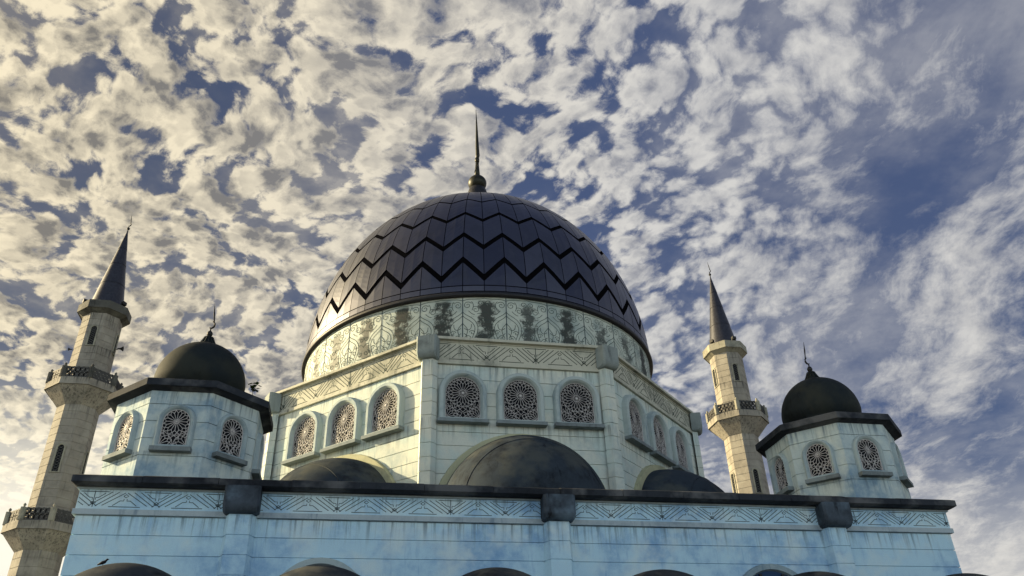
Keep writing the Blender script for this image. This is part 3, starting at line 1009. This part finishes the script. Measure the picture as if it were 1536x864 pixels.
def make_minaret(loc, label, trim):
    t = thing('minaret', label, 'minaret', loc, 'slender octagonal minarets')
    mb = MB()
    def shaft(z0, z1, r0, r1):
        mb.prism(ngon(r0 - .025), z0, z1, 0, ngon(r1 - .025))
        nC = round((z1 - z0) / .52)
        for i in range(nC):
            a, b_ = z0 + (z1 - z0) * i / nC, z0 + (z1 - z0) * (i + 1) / nC
            fa, fb = (a - z0) / (z1 - z0), (b_ - z0) / (z1 - z0)
            mb.prism(ngon(r0 + (r1 - r0) * fa), a + .014, b_ - .014, 0, ngon(r0 + (r1 - r0) * fb))
    shaft(0, 14.15, 1.38, 1.30); shaft(15.15, 23.25, 1.30, 1.27); shaft(24.35, 30.02, 1.30, 1.27)
    mb.build('shaft', M_MIN, t)
    # collar
    mb = MB()
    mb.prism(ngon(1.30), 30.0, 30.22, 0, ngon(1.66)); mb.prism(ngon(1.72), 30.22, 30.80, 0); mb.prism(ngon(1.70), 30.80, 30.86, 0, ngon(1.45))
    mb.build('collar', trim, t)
    # spire
    mb = MB()
    zs = [30.84, 32.8, 34.56, 36.04, 37.80]
    rad = lambda z: 1.13 * (37.95 - z) / (37.95 - 30.84)
    for i in range(4):
        mb.lathe([(rad(zs[i]) + (.012 if i else 0), zs[i] + .0), (rad(zs[i + 1]), zs[i + 1] - .02)], 32)
        mb.lathe([(rad(zs[i + 1]) * .96, zs[i + 1] - .05), (rad(zs[i + 1]) * .93, zs[i + 1] + .03)], 32, mat=1)
    mb.tube([(0, 0, 37.7), (0, 0, 37.95)], [.05, .03], 8)
    mb.build('spire', [M_SPIRE, M_TRIM], t)
    f = finial_mesh(-1).build('finial', M_IRON, t); f.location = (0, 0, 37.85); f.scale = (1.3, 1.3, 1.3)
    # galleries
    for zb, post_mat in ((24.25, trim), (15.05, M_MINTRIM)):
        if True:
            mb = MB()
            mb.prism(ngon(1.30), -1.02, 0, 0, ngon(2.20))
            mb.prism(ngon(2.26), 0, .48, 0)
            mb.prism(ngon(2.28), .0, .08, 0)
            gal = mb.build('gallery', M_MIN, t)
            ap = 2.20 * math.cos(R(22.5)); L = 2 * 2.22 * math.sin(R(22.5))
            pn = lattice_mesh(L - .28, .72); po = None
            for i in range(8):
                a = R(45 * i)
                o = pn.build('railing_panel', M_LATTICE, gal) if po is None else po.copy()
                if po is None: po = o
                else: C.objects.link(o)
                place(o, gal, (math.sin(a) * (ap - .03), -math.cos(a) * (ap - .03), .50), a)
            q0 = None
            for i in range(8):
                a = R(22.5 + 45 * i)
                if q0 is None:
                    pm = MB(); pm.prism(ngon(.19, 8), .48, 1.24); pm.lathe([(.05, 1.24), (.04, 1.30), (.085, 1.36), (.085, 1.42), (.03, 1.49), (.005, 1.5)], 8)
                    o = q0 = pm.build('post', post_mat, gal)
                else:
                    o = q0.copy(); C.objects.link(o)
                place(o, gal, (2.13 * math.sin(a), -2.13 * math.cos(a), 0), a)
            gal.location = (0, 0, zb)
    # slit windows on the four square-on faces
    w0 = None
    for zt_, h in ((28.75, 1.25), (20.3, 1.55)):
        for ang in (-90, 0, 90):
            a = R(ang)
            ap = 1.285 * math.cos(R(22.5))
            wm = slit_mesh(.17, h).build('window', M_MINTRIM, t)
            gm = MB()
            for i in range(9):
                zz = -h + (h + .1) * i / 9
                gm.ribbon([(-.15, zz), (.15, zz + .16)], .02, 0, .015); gm.ribbon([(.15, zz), (-.15, zz + .16)], .02, 0, .015)
            gm.build('grille', M_GRILLE_DULL, wm).location = (0, -.03, 0)
            pm = MB(); o = arch_outline(.18, h); pm.add([(x, -.012, z) for x, z in o], [list(range(len(o)))]); pm.build('dark_infill', M_OPENING_SHADE, wm)  # black sheet stands in for the shaded inside of the slit
            place(wm, t, (math.sin(a) * ap, -math.cos(a) * ap, zt_), a)
    return t
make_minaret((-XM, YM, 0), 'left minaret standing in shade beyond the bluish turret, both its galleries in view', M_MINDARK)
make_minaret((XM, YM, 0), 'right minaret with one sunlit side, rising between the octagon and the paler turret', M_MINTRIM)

# ------------------------------------------------------------------ small things
def speaker(loc, rotz, label, k):
    t = thing('loudspeaker', label, 'loudspeaker', loc, 'horn loudspeakers on the left minaret')
    t.rotation_euler = (0, 0, rotz); t.scale = (k, k, k)
    mb = MB(); mb.X = Matrix.Rotation(R(90), 4, 'X')
    mb.lathe([(.07, -.05), (.08, .12), (.13, .30), (.26, .48), (.27, .50), (.24, .48), (.10, .28), (.005, .22)], 20)
    mb.build('horn', M_IRON, t)
    mb = MB(); mb.box(-.03, .03, -.02, .42, -.12, -.07); mb.box(-.05, .05, .36, .42, -.25, .15)
    mb.build('bracket', M_IRON, t)
a45 = R(90)
speaker((-XM + 1.48, YM - .15, 27.85), R(90), 'black horn loudspeaker on the right side of the left minaret shaft, above the gallery', .65)
speaker((-XM - 1.38, YM - .25, 27.55), R(-90), 'black horn loudspeaker on the left edge of the left minaret shaft, above the gallery', .4)
def floodlight(loc, rotz, label):
    t = thing('floodlight', label, 'floodlight', loc, 'floodlights on the minaret collars')
    t.rotation_euler = (0, 0, rotz)
    mb = MB(); mb.prism([(-.16, -.14), (.16, -.14), (.13, .12), (-.13, .12)], .10, .34); mb.build('lamp_housing', M_IRON, t)
    mb = MB(); mb.box(-.19, -.165, -.03, .03, 0, .26); mb.box(.165, .19, -.03, .03, 0, .26); mb.box(-.19, .19, -.03, .03, -.02, .0); mb.build('bracket', M_IRON, t)
for x, sgn, nm in ((-XM, -1, 'left'), (XM, 1, 'right')):
    for a, which in ((-62, 'at the left edge'), (10 if x > 0 else 62, 'right of the spire' if x > 0 else 'at the right edge')):
        floodlight((x + 1.42 * math.sin(R(a)), YM - 1.42 * math.cos(R(a)), 30.88), R(a), 'small black floodlight %s of the %s minaret collar top' % (which, nm))

# bird on the left-hand portico dome
def bird():
    mb = MB()
    import itertools
    segs = [((-.17, 0, -.02), .012), ((-.10, 0, .03), .04), ((-.02, 0, .075), .062), (( .05, 0, .11), .055), ((.085, 0, .155), .036), ((.105, 0, .19), .040), ((.13, 0, .20), .026), ((.165, 0, .193), .006)]
    mb.tube([p for p, r in segs], [r for p, r in segs], 10)
    for s_ in (-1, 1):
        mb.tube([(0, s_ * .025, .03), (.01, s_ * .025, -.05), (.035, s_ * .025, -.055)], [.010, .006, .005], 5)
        mb.tube([(.04, s_ * .055, .10), (-.05, s_ * .06, .06), (-.17, s_ * .025, .0)], [.02, .03, .006], 6)
    return mb.build('bird', M_FEATHER)
b = tag(bird(), 'small dark bird perched on the leftmost portico dome', 'bird')
b.rotation_euler = (0, 0, R(15)); b.scale = (.55, .55, .55)
b.location = (-9.10 - .45, -13.5 - .25, 3.83 + 1.66 * math.sqrt(1 - (.45 ** 2 + .25 ** 2) / 1.66 ** 2) + .02)

# plant sprouting at the turret eave
pt = thing('eave_plant', 'small leafy weed sprouting from the eave of the bluish turret', 'plant', (-XT + 1.52, YT - .55, 10.46))
mb = MB()
mb.tube([(0, 0, 0), (.03, -.02, .2), (-.02, 0, .42), (-.05, .02, .62)], [.010, .008, .006, .003], 5)
mb.tube([(-.0, 0, .36), (.06, -.03, .48), (.10, -.02, .56)], [.006, .004, .003], 5)
mb.build('stem', M_STEM, pt)
mb = MB(); rp = random.Random(5)
for i in range(13):
    c = random.Random(i).choice([(-.05, .02, .60), (.10, -.02, .55), (-.03, 0, .48), (.05, -.02, .44)])
    a = rp.random() * 6.28; tl = rp.uniform(-.5, .5)
    L, w = rp.uniform(.13, .19), rp.uniform(.10, .15)
    dx, dy, dz = math.cos(a) * math.cos(tl), math.sin(a) * math.cos(tl), math.sin(tl)
    sx_, sy_ = -math.sin(a), math.cos(a)
    c = Vector(c)
    d = Vector((dx, dy, dz)); s_ = Vector((sx_, sy_, .2))
    mb.add([c, c + d * L * .5 + s_ * w * .5, c + d * L, c + d * L * .5 - s_ * w * .5], [[0, 1, 2, 3]])
mb.build('leaf', M_LEAF, pt)
